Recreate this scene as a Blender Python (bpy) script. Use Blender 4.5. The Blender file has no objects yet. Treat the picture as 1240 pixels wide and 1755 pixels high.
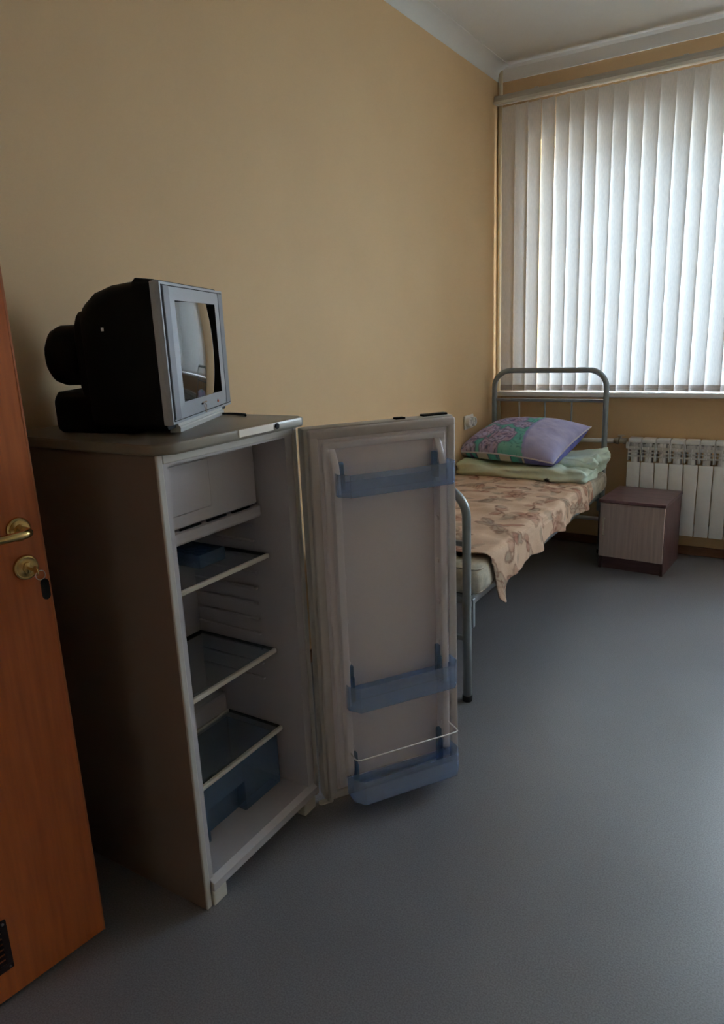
import bpy, bmesh, math, random
from mathutils import Vector, Matrix, noise
random.seed(7)
S = bpy.context.scene
COL = S.collection
PI = math.pi

# ------------------------------------------------------------------ camera
FPX, YAW, PITCH, ROLL = 1217.07, 0.56201, 0.24935, -0.04284
CAM = Vector((1.7492, 0.0, 1.4))
cd = bpy.data.cameras.new('camera'); cam = bpy.data.objects.new('camera', cd); COL.objects.link(cam)
cd.sensor_fit = 'HORIZONTAL'; cd.sensor_width = 36.0; cd.lens = 36.0 * FPX / 1240.0
cd.clip_start = 0.02; cd.clip_end = 200
fw = Vector((-math.sin(YAW) * math.cos(PITCH), math.cos(YAW) * math.cos(PITCH), -math.sin(PITCH)))
rt = Vector((math.cos(YAW), math.sin(YAW), 0)); up = rt.cross(fw)
r2 = rt * math.cos(ROLL) + up * math.sin(ROLL); u2 = -rt * math.sin(ROLL) + up * math.cos(ROLL)
cm = Matrix((r2, u2, -fw)).transposed().to_4x4(); cm.translation = CAM
cam.matrix_world = cm
S.camera = cam

# ------------------------------------------------------------------ light: overcast daylight through the window
SKY_STRENGTH = 26.0
w = bpy.data.worlds.new('overcast_sky'); S.world = w; w.use_nodes = True
bg = w.node_tree.nodes['Background']
bg.inputs['Color'].default_value = (0.73, 0.865, 1.0, 1); bg.inputs['Strength'].default_value = SKY_STRENGTH
S.view_settings.view_transform = 'Standard'; S.view_settings.look = 'None'
S.view_settings.gamma = 1.0; S.view_settings.exposure = 0.0
try: S.view_settings.use_curve_mapping = False
except Exception: pass
cy = S.cycles
cy.max_bounces = 14; cy.diffuse_bounces = 10; cy.glossy_bounces = 5; cy.transmission_bounces = 10; cy.transparent_max_bounces = 24
cy.use_denoising = True; cy.sample_clamp_indirect = 8; cy.caustics_reflective = False; cy.caustics_refractive = False

# ------------------------------------------------------------------ room numbers
D = 4.532; H = 2.885; RX = 3.30; FY = -0.16          # window wall, ceiling, right wall, entrance wall
WX0, WX1, WZ0, WZ1 = 0.20, 3.10, 0.955, 2.46          # window opening; unseen right part widened and left uncovered to brighten the room
TZ = 1.186                                            # top of the fridge

# ------------------------------------------------------------------ helpers: materials
def lin(c):
    return tuple(((v / 255) / 12.92 if v / 255 <= 0.04045 else ((v / 255 + 0.055) / 1.055) ** 2.4) for v in c)

def mat(name, col, rough=0.5, metal=0.0, nscale=None, namt=0.15, stretch=(1, 1, 1), bump=0.0, bscale=200, spec=0.5, coat=0.0, col2=None, vcol=None):
    m = bpy.data.materials.new(name); m.use_nodes = True
    nt = m.node_tree; b = nt.nodes['Principled BSDF']
    b.inputs['Roughness'].default_value = rough; b.inputs['Metallic'].default_value = metal
    b.inputs['Specular IOR Level'].default_value = spec
    b.inputs['Coat Weight'].default_value = coat
    b.inputs['Base Color'].default_value = (*col, 1)
    tc = nt.nodes.new('ShaderNodeTexCoord'); mp = nt.nodes.new('ShaderNodeMapping')
    nt.links.new(tc.outputs['Object'], mp.inputs['Vector']); mp.inputs['Scale'].default_value = stretch
    if vcol:
        a = nt.nodes.new('ShaderNodeVertexColor'); a.layer_name = vcol
        src = a.outputs['Color']
    else: src = None
    if nscale:
        n = nt.nodes.new('ShaderNodeTexNoise'); n.inputs['Scale'].default_value = nscale; n.inputs['Detail'].default_value = 6
        nt.links.new(mp.outputs['Vector'], n.inputs['Vector'])
        rmp = nt.nodes.new('ShaderNodeValToRGB'); rmp.color_ramp.elements[0].position = 0.3; rmp.color_ramp.elements[1].position = 0.7
        if src is None:
            c2 = col2 if col2 else tuple(v * (1 - namt) for v in col)
            rmp.color_ramp.elements[0].color = (*c2, 1); rmp.color_ramp.elements[1].color = (*col, 1)
            nt.links.new(n.outputs['Fac'], rmp.inputs['Fac']); src = rmp.outputs['Color']
        else:
            g = 1 - namt
            rmp.color_ramp.elements[0].color = (g, g, g, 1); rmp.color_ramp.elements[1].color = (1, 1, 1, 1)
            nt.links.new(n.outputs['Fac'], rmp.inputs['Fac'])
            mx = nt.nodes.new('ShaderNodeMix'); mx.data_type = 'RGBA'; mx.blend_type = 'MULTIPLY'; mx.inputs['Factor'].default_value = 1
            nt.links.new(src, mx.inputs['A']); nt.links.new(rmp.outputs['Color'], mx.inputs['B']); src = mx.outputs['Result']
    if src is not None: nt.links.new(src, b.inputs['Base Color'])
    if bump:
        n2 = nt.nodes.new('ShaderNodeTexNoise'); n2.inputs['Scale'].default_value = bscale; n2.inputs['Detail'].default_value = 3
        nt.links.new(mp.outputs['Vector'], n2.inputs['Vector'])
        bp = nt.nodes.new('ShaderNodeBump'); bp.inputs['Strength'].default_value = bump; bp.inputs['Distance'].default_value = 0.002
        nt.links.new(n2.outputs['Fac'], bp.inputs['Height']); nt.links.new(bp.outputs['Normal'], b.inputs['Normal'])
    return m

def sheer(name, tint, body, fac, rough=0.12):
    """thin see-through plastic or glass sheet: tinted straight transmission plus a glossy body"""
    m = bpy.data.materials.new(name); m.use_nodes = True; nt = m.node_tree
    b = nt.nodes['Principled BSDF']; b.inputs['Base Color'].default_value = (*body, 1); b.inputs['Roughness'].default_value = rough
    t = nt.nodes.new('ShaderNodeBsdfTransparent'); t.inputs['Color'].default_value = (*tint, 1)
    mx = nt.nodes.new('ShaderNodeMixShader'); mx.inputs['Fac'].default_value = fac
    nt.links.new(t.outputs['BSDF'], mx.inputs[1]); nt.links.new(b.outputs['BSDF'], mx.inputs[2])
    nt.links.new(mx.outputs['Shader'], nt.nodes['Material Output'].inputs['Surface'])
    return m

def fabric_blind():
    m = bpy.data.materials.new('blind_fabric'); m.use_nodes = True; nt = m.node_tree
    nt.nodes.remove(nt.nodes['Principled BSDF'])
    d = nt.nodes.new('ShaderNodeBsdfDiffuse'); t = nt.nodes.new('ShaderNodeBsdfTranslucent'); mx = nt.nodes.new('ShaderNodeMixShader')
    tc = nt.nodes.new('ShaderNodeTexCoord'); mp = nt.nodes.new('ShaderNodeMapping'); mp.inputs['Scale'].default_value = (1, 1, .15)
    n = nt.nodes.new('ShaderNodeTexNoise'); n.inputs['Scale'].default_value = 240; n.inputs['Detail'].default_value = 2
    nt.links.new(tc.outputs['Object'], mp.inputs['Vector']); nt.links.new(mp.outputs['Vector'], n.inputs['Vector'])
    r = nt.nodes.new('ShaderNodeValToRGB'); r.color_ramp.elements[0].position = .35; r.color_ramp.elements[1].position = .65
    r.color_ramp.elements[0].color = (.80, .80, .80, 1); r.color_ramp.elements[1].color = (.88, .87, .86, 1)
    nt.links.new(n.outputs['Fac'], r.inputs['Fac'])
    nt.links.new(r.outputs['Color'], d.inputs['Color']); nt.links.new(r.outputs['Color'], t.inputs['Color'])
    mx.inputs['Fac'].default_value = 0.062
    nt.links.new(d.outputs['BSDF'], mx.inputs[1]); nt.links.new(t.outputs['BSDF'], mx.inputs[2])
    nt.links.new(mx.outputs['Shader'], nt.nodes['Material Output'].inputs['Surface'])
    return m

M = {}
M['wall'] = mat('wall_paint', (.635, .44, .245), .75, nscale=3, namt=.05, bump=.12, bscale=90)
M['ceiling'] = mat('ceiling_paint', (.74, .75, .74), .85, nscale=4, namt=.04)
M['cornice'] = mat('cornice_paint', (.80, .80, .80), .6)
M['white_pvc'] = mat('white_pvc', (.88, .89, .90), .3)
M['white_paint'] = mat('white_enamel', (.78, .78, .76), .3, nscale=12, namt=.06)
M['rad'] = mat('radiator_enamel', (.86, .87, .87), .32, nscale=10, namt=.05)
M['rad_in'] = mat('radiator_inner_fin', (.55, .55, .54), .5)
M['baseboard'] = mat('baseboard_wood', (.20, .095, .055), .45, nscale=9, namt=.35, stretch=(1, 6, 6))
M['chrome'] = mat('chrome', (.7, .7, .7), .18, 1)
M['brass'] = mat('brass', (.66, .47, .20), .27, 1, nscale=60, namt=.25)
M['black_plastic'] = mat('black_plastic', (.004, .004, .005), .62, bump=.1, bscale=300, spec=.18)
M['black_rubber'] = mat('black_rubber', (.015, .015, .015), .8)
M['silver'] = mat('silver_plastic', (.36, .39, .44), .34, .35, nscale=200, namt=.06)
M['silver_dark'] = mat('silver_plastic_dark', (.21, .23, .27), .36, .35, nscale=200, namt=.08)
M['screen'] = mat('crt_glass', (.012, .013, .014), .06, spec=1.0, coat=1.0)
M['bed'] = mat('bed_grey_enamel', (.27, .31, .34), .3, .25, nscale=14, namt=.12)
M['dark_metal'] = mat('dark_metal', (.05, .05, .055), .5, .6)
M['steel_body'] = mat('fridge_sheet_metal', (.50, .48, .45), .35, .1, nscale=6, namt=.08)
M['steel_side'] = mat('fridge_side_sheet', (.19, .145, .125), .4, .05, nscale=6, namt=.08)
M['worktop'] = mat('fridge_top_laminate', (.21, .188, .155), .30, .1, nscale=5, namt=.12)
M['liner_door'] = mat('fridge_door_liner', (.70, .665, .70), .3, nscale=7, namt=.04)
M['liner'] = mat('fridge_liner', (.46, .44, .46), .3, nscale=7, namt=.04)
M['gasket'] = mat('door_gasket', (.52, .48, .46), .5, nscale=20, namt=.08)
M['label'] = mat('name_strip', (.72, .69, .64), .28, .3)
M['shelf_rim'] = mat('shelf_rim', (.70, .68, .60), .35)
M['blue'] = sheer('blue_clear_plastic', (.86, .92, 1.0), (.46, .55, .68), .32)
M['blue_deep'] = sheer('blue_clear_plastic_thick', (.66, .79, .93), (.22, .31, .42), .38)
M['glass'] = sheer('shelf_glass', (.90, .94, .95), (.48, .54, .58), .18, .05)
M['pane'] = sheer('window_glass', (.95, .97, .97), (.6, .65, .68), .06, .02)
M['blind'] = fabric_blind()
M['hem'] = mat('slat_hem', (.72, .67, .66), .8, nscale=150, namt=.12)
M['alu'] = mat('rail_aluminium', (.52, .49, .44), .4, .3)
M['door_wood'] = mat('door_laminate', (.52, .138, .036), .38, nscale=7, namt=.30, stretch=(10, 10, .7))
M['door_edge'] = mat('door_edging', (.38, .12, .04), .5)
M['vent'] = mat('vent_brown', (.020, .011, .012), .7, spec=.2)
M['night_dark'] = mat('nightstand_dark_laminate', (.17, .094, .105), .34, nscale=5, namt=.42, stretch=(1.2, 9, 9))
M['night_side'] = mat('nightstand_side_laminate', (.14, .076, .083), .4, nscale=5, namt=.42, stretch=(9, 9, 1.2))
M['night_door'] = mat('nightstand_ash_laminate', (.56, .455, .425), .42, nscale=6, namt=.24, stretch=(14, 14, .8))
M['cover'] = mat('coverlet_cotton', (.5, .4, .3), .9, vcol='print', nscale=260, namt=.14, bump=.35, bscale=420, spec=.1)
M['pillow'] = mat('pillowcase_cotton', (.5, .5, .6), .85, vcol='print', nscale=200, namt=.08, bump=.2, bscale=300, spec=.15)
M['quilt'] = mat('quilt_mint', (.5, .6, .5), .85, vcol='print', nscale=40, namt=.08, bump=.25, bscale=160, spec=.15)
M['piping'] = mat('pillow_piping', (.62, .60, .70), .8)
M['mattress'] = mat('mattress_ticking', (.60, .56, .47), .88, nscale=38, namt=.30, bump=.3, bscale=200, spec=.1)
M['mpiping'] = mat('mattress_piping', (.52, .52, .48), .85)
M['socket'] = mat('socket_plastic', (.78, .78, .76), .3)
M['socket_hole'] = mat('socket_well', (.30, .30, .29), .4)
M['ground'] = mat('outdoor_ground', (.42, .42, .40), .9, nscale=2, namt=.3)
M['corridor'] = mat('corridor_paint', (.38, .30, .20), .8)
M['led'] = mat('red_button', (.5, .12, .05), .4)

def floor_mat():
    m = bpy.data.materials.new('linoleum'); m.use_nodes = True; nt = m.node_tree; b = nt.nodes['Principled BSDF']
    tc = nt.nodes.new('ShaderNodeTexCoord')
    v = nt.nodes.new('ShaderNodeTexNoise'); v.inputs['Scale'].default_value = 260; v.inputs['Detail'].default_value = 3
    n = nt.nodes.new('ShaderNodeTexNoise'); n.inputs['Scale'].default_value = 2.2; n.inputs['Detail'].default_value = 7
    nt.links.new(tc.outputs['Object'], v.inputs['Vector']); nt.links.new(tc.outputs['Object'], n.inputs['Vector'])
    r = nt.nodes.new('ShaderNodeValToRGB'); r.color_ramp.elements[0].position = .36; r.color_ramp.elements[1].position = .62
    r.color_ramp.elements[0].color = (.136, .137, .152, 1); r.color_ramp.elements[1].color = (.206, .208, .228, 1)
    nt.links.new(v.outputs['Fac'], r.inputs['Fac'])
    r3 = nt.nodes.new('ShaderNodeValToRGB'); r3.color_ramp.elements[0].position = .3; r3.color_ramp.elements[1].position = .75
    r3.color_ramp.elements[0].color = (.86, .86, .86, 1); r3.color_ramp.elements[1].color = (1.05, 1.05, 1.05, 1)
    nt.links.new(n.outputs['Fac'], r3.inputs['Fac'])
    mx = nt.nodes.new('ShaderNodeMix'); mx.data_type = 'RGBA'; mx.blend_type = 'MULTIPLY'; mx.inputs['Factor'].default_value = 1
    nt.links.new(r.outputs['Color'], mx.inputs['A']); nt.links.new(r3.outputs['Color'], mx.inputs['B'])
    nt.links.new(mx.outputs['Result'], b.inputs['Base Color'])
    rr = nt.nodes.new('ShaderNodeMapRange'); rr.inputs['To Min'].default_value = .28; rr.inputs['To Max'].default_value = .46; b.inputs['Specular IOR Level'].default_value = .85
    nt.links.new(n.outputs['Fac'], rr.inputs['Value']); nt.links.new(rr.outputs['Result'], b.inputs['Roughness'])
    bp = nt.nodes.new('ShaderNodeBump'); bp.inputs['Strength'].default_value = .12; bp.inputs['Distance'].default_value = .001
    nt.links.new(v.outputs['Fac'], bp.inputs['Height']); nt.links.new(bp.outputs['Normal'], b.inputs['Normal'])
    return m
M['floor'] = floor_mat()

# ------------------------------------------------------------------ helpers: geometry
class MB:
    def __init__(self): self.bm = bmesh.new()
    def box(self, x0, x1, y0, y1, z0, z1, bev=0.0, seg=2, mtx=None):
        cx, cy_, cz = (x0 + x1) / 2, (y0 + y1) / 2, (z0 + z1) / 2
        T = Matrix.Translation((cx, cy_, cz)) @ Matrix.Diagonal((abs(x1 - x0), abs(y1 - y0), abs(z1 - z0), 1))
        if mtx is not None: T = mtx @ T
        g = bmesh.ops.create_cube(self.bm, size=1, matrix=T)
        if bev > 0:
            ed = set()
            for v in g['verts']: ed.update(v.link_edges)
            bmesh.ops.bevel(self.bm, geom=list(ed), offset=bev, segments=seg, profile=.5, affect='EDGES')
        return self
    def prism(self, pts, a0, a1, axis='y', bev=0.0, seg=2):
        """polygon pts (p,q) pushed along an axis; axis y: (x,z), x: (y,z), z: (x,y)"""
        def P(p, q, a): return {'y': (p, a, q), 'x': (a, p, q), 'z': (p, q, a)}[axis]
        v0 = [self.bm.verts.new(P(p, q, a0)) for p, q in pts]; v1 = [self.bm.verts.new(P(p, q, a1)) for p, q in pts]
        n = len(pts); fs = [self.bm.faces.new(v0[::-1]), self.bm.faces.new(v1)]
        for i in range(n): fs.append(self.bm.faces.new((v0[i], v0[(i + 1) % n], v1[(i + 1) % n], v1[i])))
        if bev > 0:
            ed = set(fs[0].edges) | set(fs[1].edges)
            bmesh.ops.bevel(self.bm, geom=list(ed), offset=bev, segments=seg, profile=.5, affect='EDGES')
        return self
    def tube(self, pts, r, n=12, caps=True, closed=False):
        pts = [Vector(p) for p in pts]; rings = []; N = len(pts); ref = None
        for i, p in enumerate(pts):
            a = pts[(i - 1) % N] if (closed or i > 0) else p; b = pts[(i + 1) % N] if (closed or i < N - 1) else p
            t = (b - a).normalized()
            if ref is None: ref = Vector((0, 0, 1)) if abs(t.z) < .9 else Vector((1, 0, 0))
            u = (ref - t * ref.dot(t)).normalized(); v = t.cross(u); ref = u
            rad = r[i] if isinstance(r, (list, tuple)) else r
            rings.append([self.bm.verts.new(p + (u * math.cos(2 * PI * k / n) + v * math.sin(2 * PI * k / n)) * rad) for k in range(n)])
        for i in range(N if closed else N - 1):
            A, B = rings[i], rings[(i + 1) % N]
            for k in range(n): self.bm.faces.new((A[k], A[(k + 1) % n], B[(k + 1) % n], B[k]))
        if caps and not closed: self.bm.faces.new(rings[0][::-1]); self.bm.faces.new(rings[-1])
        return self
    def lathe(self, prof, n=24, mtx=Matrix()):
        """prof: (radius, height) pairs about z"""
        rings = [[self.bm.verts.new(mtx @ Vector((r * math.cos(2 * PI * k / n), r * math.sin(2 * PI * k / n), h))) for k in range(n)] for r, h in prof]
        for A, B in zip(rings, rings[1:]):
            for k in range(n): self.bm.faces.new((A[k], A[(k + 1) % n], B[(k + 1) % n], B[k]))
        self.bm.faces.new(rings[0][::-1]); self.bm.faces.new(rings[-1])
        return self
    def loft(self, rings, caps=True):
        R = [[self.bm.verts.new(p) for p in r] for r in rings]; n = len(R[0])
        for A, B in zip(R, R[1:]):
            for k in range(n): self.bm.faces.new((A[k], A[(k + 1) % n], B[(k + 1) % n], B[k]))
        if caps: self.bm.faces.new(R[0][::-1]); self.bm.faces.new(R[-1])
        return self
    def grid(self, nu, nv, f):
        V = [[self.bm.verts.new(f(i / (nu - 1), j / (nv - 1))) for j in range(nv)] for i in range(nu)]
        for i in range(nu - 1):
            for j in range(nv - 1): self.bm.faces.new((V[i][j], V[i + 1][j], V[i + 1][j + 1], V[i][j + 1]))
        return self

WM = {}                                              # world matrices of the parents
def thing(name, label, cat, loc=(0, 0, 0), rz=0.0, group=None):
    o = bpy.data.objects.new(name, None); COL.objects.link(o); o.empty_display_size = .1
    o.location = loc; o.rotation_euler = (0, 0, rz); o['label'] = label; o['category'] = cat
    if group: o['group'] = group
    WM[o.name] = Matrix.Translation(loc) @ Matrix.Rotation(rz, 4, 'Z')
    return o
def obj(name, mb, m, parent=None, local=False, smooth=False, auto=None, loc=None, rz=0.0):
    """links one mesh object; verts are in world space unless local"""
    bm = mb.bm
    bmesh.ops.recalc_face_normals(bm, faces=bm.faces)
    me = bpy.data.meshes.new(name); pw = WM.get(parent.name, Matrix()) if parent else Matrix()
    o = bpy.data.objects.new(name, me); COL.objects.link(o)
    own = Matrix()
    if loc is not None: own = Matrix.Translation(loc) @ Matrix.Rotation(rz, 4, 'Z'); o.location = loc; o.rotation_euler = (0, 0, rz)
    if parent: o.parent = parent
    if not local: bm.transform((pw @ own).inverted())
    bm.to_mesh(me); bm.free()
    WM[o.name] = pw @ own
    for mm in (m if isinstance(m, list) else [m]): me.materials.append(mm)
    if smooth:
        for p in me.polygons: p.use_smooth = True
    elif auto is not None:
        me.shade_smooth() if hasattr(me, 'shade_smooth') else None
        for p in me.polygons: p.use_smooth = True
        me.set_sharp_from_angle(angle=math.radians(auto))
    return o
def origin(o, p):
    """moves a top-level mesh object's origin to its base"""
    p = Vector(p); o.data.transform(Matrix.Translation(-p)); o.location = p; return o
def tag(o, label, cat, group=None):
    o['label'] = label; o['category'] = cat
    if group: o['group'] = group
    return o
def struct(name, mb, m, parent=None, **k):
    o = obj(name, mb, m, parent, **k)
    if parent is None: o['kind'] = 'structure'
    return o
def paint(o, cols, name='print'):
    a = o.data.color_attributes.new(name, 'FLOAT_COLOR', 'POINT')
    flat = []
    for c in cols: flat.extend((c[0], c[1], c[2], 1.0))
    a.data.foreach_set('color', flat)
def arc(cx, cz, r, a0, a1, n=9):
    return [(cx + r * math.cos(a0 + (a1 - a0) * i / (n - 1)), cz + r * math.sin(a0 + (a1 - a0) * i / (n - 1))) for i in range(n)]
def rrect(x0, x1, y0, y1, r, n=5):
    return arc(x1 - r, y1 - r, r, 0, PI / 2, n) + arc(x0 + r, y1 - r, r, PI / 2, PI, n) + arc(x0 + r, y0 + r, r, PI, 1.5 * PI, n) + arc(x1 - r, y0 + r, r, 1.5 * PI, 2 * PI, n)
def fbm(x, y, z=0.0): return noise.noise((x, y, z)) + .5 * noise.noise((2 * x, 2 * y, z + 5)) + .25 * noise.noise((4 * x, 4 * y, z + 9))

# ================================================================== SETTING
T = .2
struct('floor', MB().box(-T, RX + T, FY - T, D + .35, -.1, 0), M['floor'])
struct('ceiling', MB().box(-T, RX + T, FY - T, D + .35, H, H + .12), M['ceiling'])
struct('wall_left', MB().box(-T, 0, FY - T, D + .35, 0, H), M['wall'])
M['wall_entrance'] = mat('wall_paint_entrance', (.44, .33, .23), .8, nscale=3, namt=.04)  # unseen wall, toned darker to cut the fill light near the camera
M['wall_pale'] = mat('wall_paint_pale', (.68, .57, .44), .8, nscale=3, namt=.04)  # unseen wall, toned paler to bounce more light into the room
struct('wall_right', MB().box(RX, RX + T, FY - T, D + .35, 0, H), M['wall_pale'])
wb = MB(); Y1 = D + .35
wb.box(0, WX0, D, Y1, 0, H).box(WX1, RX, D, Y1, 0, H).box(WX0, WX1, D, Y1, 0, WZ0).box(WX0, WX1, D, Y1, WZ1, H)
struct('wall_back', wb, M['wall'])
# entrance wall behind the camera, with the doorway and a closed dark corridor beyond
DX0, DX1, DH = .295, 1.225, 2.09
wf = MB(); wf.box(0, DX0, FY - T, FY, 0, H).box(DX1, RX, FY - T, FY, 0, H).box(DX0, DX1, FY - T, FY, DH, H)
struct('wall_front', wf, M['wall_entrance'])
wc = MB(); ca, cb, ce = -.6, 2.0, FY - T - 1.3
wc.box(ca, cb, ce - .1, ce, 0, 2.6).box(ca - .1, ca, ce, FY - T, 0, 2.6).box(cb, cb + .1, ce, FY - T, 0, 2.6).box(ca, cb, ce, FY - T, 2.6, 2.7)
struct('wall_corridor', wc, M['corridor'])
struct('floor_corridor', MB().box(ca, cb, ce, FY - T, -.1, 0), M['floor'])
# painted plaster cornice round the top of the walls
struct('trim_1', MB().prism([(0, H - .078)] + [(.072 - .070 * math.cos(t * PI / 16), H - .004 - .070 + .070 * math.sin(t * PI / 16)) for t in range(9)] + [(.072, H), (0, H)], FY, D, 'y'), M['ceiling'], auto=30)
struct('trim_2', MB().prism([(D, H - .078), (D - .012, H - .078), (D - .016, H - .016), (D - .026, H), (D, H)], .02, RX, 'x'), M['cornice'])
struct('baseboard_left', MB().box(0, .016, FY, D - .016, 0, .055, .004), M['baseboard'])
struct('baseboard_back', MB().box(0, RX, D - .016, D, 0, .055, .004), M['baseboard'])
struct('baseboard_right', MB().box(RX - .016, RX, FY, D - .016, 0, .055, .004), M['baseboard'])
struct('ground', MB().box(-30, 30, D + 2, D + 60, -3.2, -3.0), M['ground'])

# window in its reveal
win = bpy.data.objects.new('window_1', None); COL.objects.link(win); win.location = ((WX0 + WX1) / 2, D + .26, WZ0); win['kind'] = 'structure'
WM[win.name] = Matrix.Translation(win.location)
fy0, fy1 = D + .25, D + .32
f = MB(); b = .065
f.box(WX0, WX0 + b, fy0, fy1, WZ0, WZ1, .006).box(WX1 - b, WX1, fy0, fy1, WZ0, WZ1, .006).box(WX0 + b, WX1 - b, fy0, fy1, WZ0, WZ0 + b, .006).box(WX0 + b, WX1 - b, fy0, fy1, WZ1 - b, WZ1, .006)
xm = (WX0 + WX1) / 2
f.box(xm - .04, xm + .04, fy0, fy1, WZ0 + b, WZ1 - b, .006)
obj('window_frame', f, M['white_pvc'], win)
for a, c in ((WX0 + b, xm - .04), (xm + .04, WX1 - b)):
    s = MB(); q = .06; z0, z1 = WZ0 + b, WZ1 - b
    s.box(a, a + q, fy0 - .012, fy1 - .02, z0, z1, .006).box(c - q, c, fy0 - .012, fy1 - .02, z0, z1, .006).box(a + q, c - q, fy0 - .012, fy1 - .02, z0, z0 + q, .006).box(a + q, c - q, fy0 - .012, fy1 - .02, z1 - q, z1, .006)
    so = obj('sash', s, M['white_pvc'], win)
    obj('pane', MB().box(a + q, c - q, fy0 + .02, fy0 + .026, z0 + q, z1 - q), M['pane'], so)
obj('window_sill', MB().box(.02, WX1 + .1, D - .085, D - .0005, WZ0 - .005, WZ0 + .026, .008).box(WX0 + .001, WX1 - .001, D - .02, fy0, WZ0 + .0005, WZ0 + .026), M['white_pvc'], win)

# room door, opened into the room: only its free edge is in view on the left
hd = bpy.data.objects.new('door_1', None); COL.objects.link(hd); hd['kind'] = 'structure'
e = Vector((-.13, -.9915, 0)); nn = Vector((.9915, -.13, 0))
LW = 1.005                                            # leaf width from free edge to hinge
hx = Vector((.413, .861, 0)) + e * LW
hd.location = hx; DRZ = math.atan2(-e.y, -e.x); hd.rotation_euler = (0, 0, DRZ)
WM[hd.name] = Matrix.Translation(hx) @ Matrix.Rotation(DRZ, 4, 'Z')
# local frame: x from hinge to free edge, -y is the face in view
obj('door_leaf', MB().box(0, LW, 0, .04, .008, 2.05, .0015, 1), M['door_wood'], hd, local=True)
obj('door_edging', MB().box(LW - .0035, LW + .0006, -.0006, .0406, .0085, 2.0495), M['door_edge'], hd, local=True)
def faceM(s, z, off=0): return Matrix.Translation((LW - s, -off, z)) @ Matrix.Rotation(PI / 2, 4, 'X')    # local z of the lathe looks out of the face
hs, hz = .048, 1.037
ro = obj('handle_rose', MB().lathe([(.0255, 0), (.0255, .003), (.024, .006), (.021, .0078), (.019, .0072), (.012, .009), (.0115, .012)], 28, faceM(hs, hz)), M['brass'], hd, local=True, auto=35)
lev = MB()
X0 = LW - hs
lp = [(X0, -.010, hz), (X0, -.034, hz), (X0 - .002, -.046, hz), (X0 - .010, -.053, hz), (X0 - .024, -.055, hz), (X0 - .05, -.055, hz), (X0 - .08, -.054, hz), (X0 - .105, -.052, hz), (X0 - .118, -.049, hz)]
lev.tube(lp, [.0100, .0098, .0098, .0094, .0088, .0085, .0088, .0092, .007], 14)
obj('door_lever', lev, M['brass'], ro, local=True, smooth=True)
ks, kz = .046, .955
obj('lock_rose', MB().lathe([(.0265, 0), (.0265, .003), (.025, .006), (.022, .0075), (.019, .0068), (.010, .008), (.0095, .011)], 28, faceM(ks, kz)).box(LW - ks - .006, LW - ks + .006, -.012, -.006, kz - .012, kz + .012, .003), M['brass'], hd, local=True, auto=35)
vg = MB(); vx1, vx0, vz0, vz1 = LW - .213, LW - .213 - .44, .082, .205
vg.box(vx0, vx1, -.006, 0, vz0, vz0 + .014, .002).box(vx0, vx1, -.006, 0, vz1 - .014, vz1, .002).box(vx0, vx0 + .014, -.006, 0, vz0 + .014, vz1 - .014, .002).box(vx1 - .014, vx1, -.006, 0, vz0 + .014, vz1 - .014, .002)
vo = obj('vent_grille', vg, M['vent'], hd, local=True)
for i in range(7):
    zz = vz0 + .021 + i * .0135
    obj('louvre', MB().box(-.22 + .013, .22 - .013, -.0035, .0035, -.0012, .0012, 0, 1, Matrix.Translation(((vx0 + vx1) / 2, -.003, zz)) @ Matrix.Rotation(.6, 4, 'X')), M['vent'], vo, local=True)
for zz in (vz0 + .007, vz1 - .007):
    obj('screw', MB().lathe([(.0035, 0), (.003, .0012)], 10, faceM(LW - vx1 + .008, zz, .006)), M['chrome'], vo, local=True)

# key with its fob hanging in the lock
kp = WM[hd.name] @ Vector((LW - ks, -.012, kz))
key = thing('key', 'brass key with black plastic fob hanging from the lock of the orange-brown door', 'key', kp, DRZ)
kb = MB(); kb.box(-.0012, .0012, -.024, .001, -.0035, .0035, .0008, 1)
kb.lathe([(.0098, -.0012), (.0105, -.0006), (.0105, .0006), (.0098, .0012)], 20, Matrix.Translation((0, -.032, 0)) @ Matrix.Rotation(PI / 2, 4, 'Y'))
obj('key_blade', kb, M['brass'], key, local=True, auto=30)
obj('key_ring', MB().tube([(.010 * math.cos(t * PI / 10) + .006, -.036, .010 * math.sin(t * PI / 10) - .010) for t in range(20)], .0009, 8, closed=True), M['chrome'], key, local=True, smooth=True)
fobm = MB(); fobm.prism(rrect(.004, .020, -.064, -.019, .0078, 6), -.0385, -.0335, 'y', .0015)
obj('fob', fobm, M['black_plastic'], key, local=True, auto=40)

# ================================================================== WINDOW WALL THINGS
# vertical blind
SY = D - .070
bl = thing('vertical_blind', 'white vertical slat blind closed across the left part of the window', 'blind', (1.1, SY, .985))
rail = MB(); rail.prism([(SY - .028, 2.672), (SY + .024, 2.672), (SY + .024, 2.716), (SY - .018, 2.716), (SY - .028, 2.700)], .004, 3.2, 'x', .002)
ro_ = obj('head_rail', rail, M['alu'], bl)
obj('rail_lip', MB().box(.004, 3.2, SY - .0335, SY - .0285, 2.668, 2.683, .0015), mat('rail_lip_white', (.72, .70, .64), .4), ro_)
for x in (.25, 1.05, 1.9, 2.7):
    obj('rail_bracket', MB().box(x - .012, x + .012, SY + .0, D - .0005, 2.7165, 2.728, .002), M['alu'], ro_)
slat_me = None; ang0 = math.radians(-10)
def slat_mesh():
    m = MB()
    def fn(u, v):
        x = (u - .5) * .089; z = v * (2.655 - .988); y = .0045 * (1 - (2 * u - 1) ** 2)
        return Vector((x, y, z))
    m.grid(9, 18, fn); return m
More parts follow.
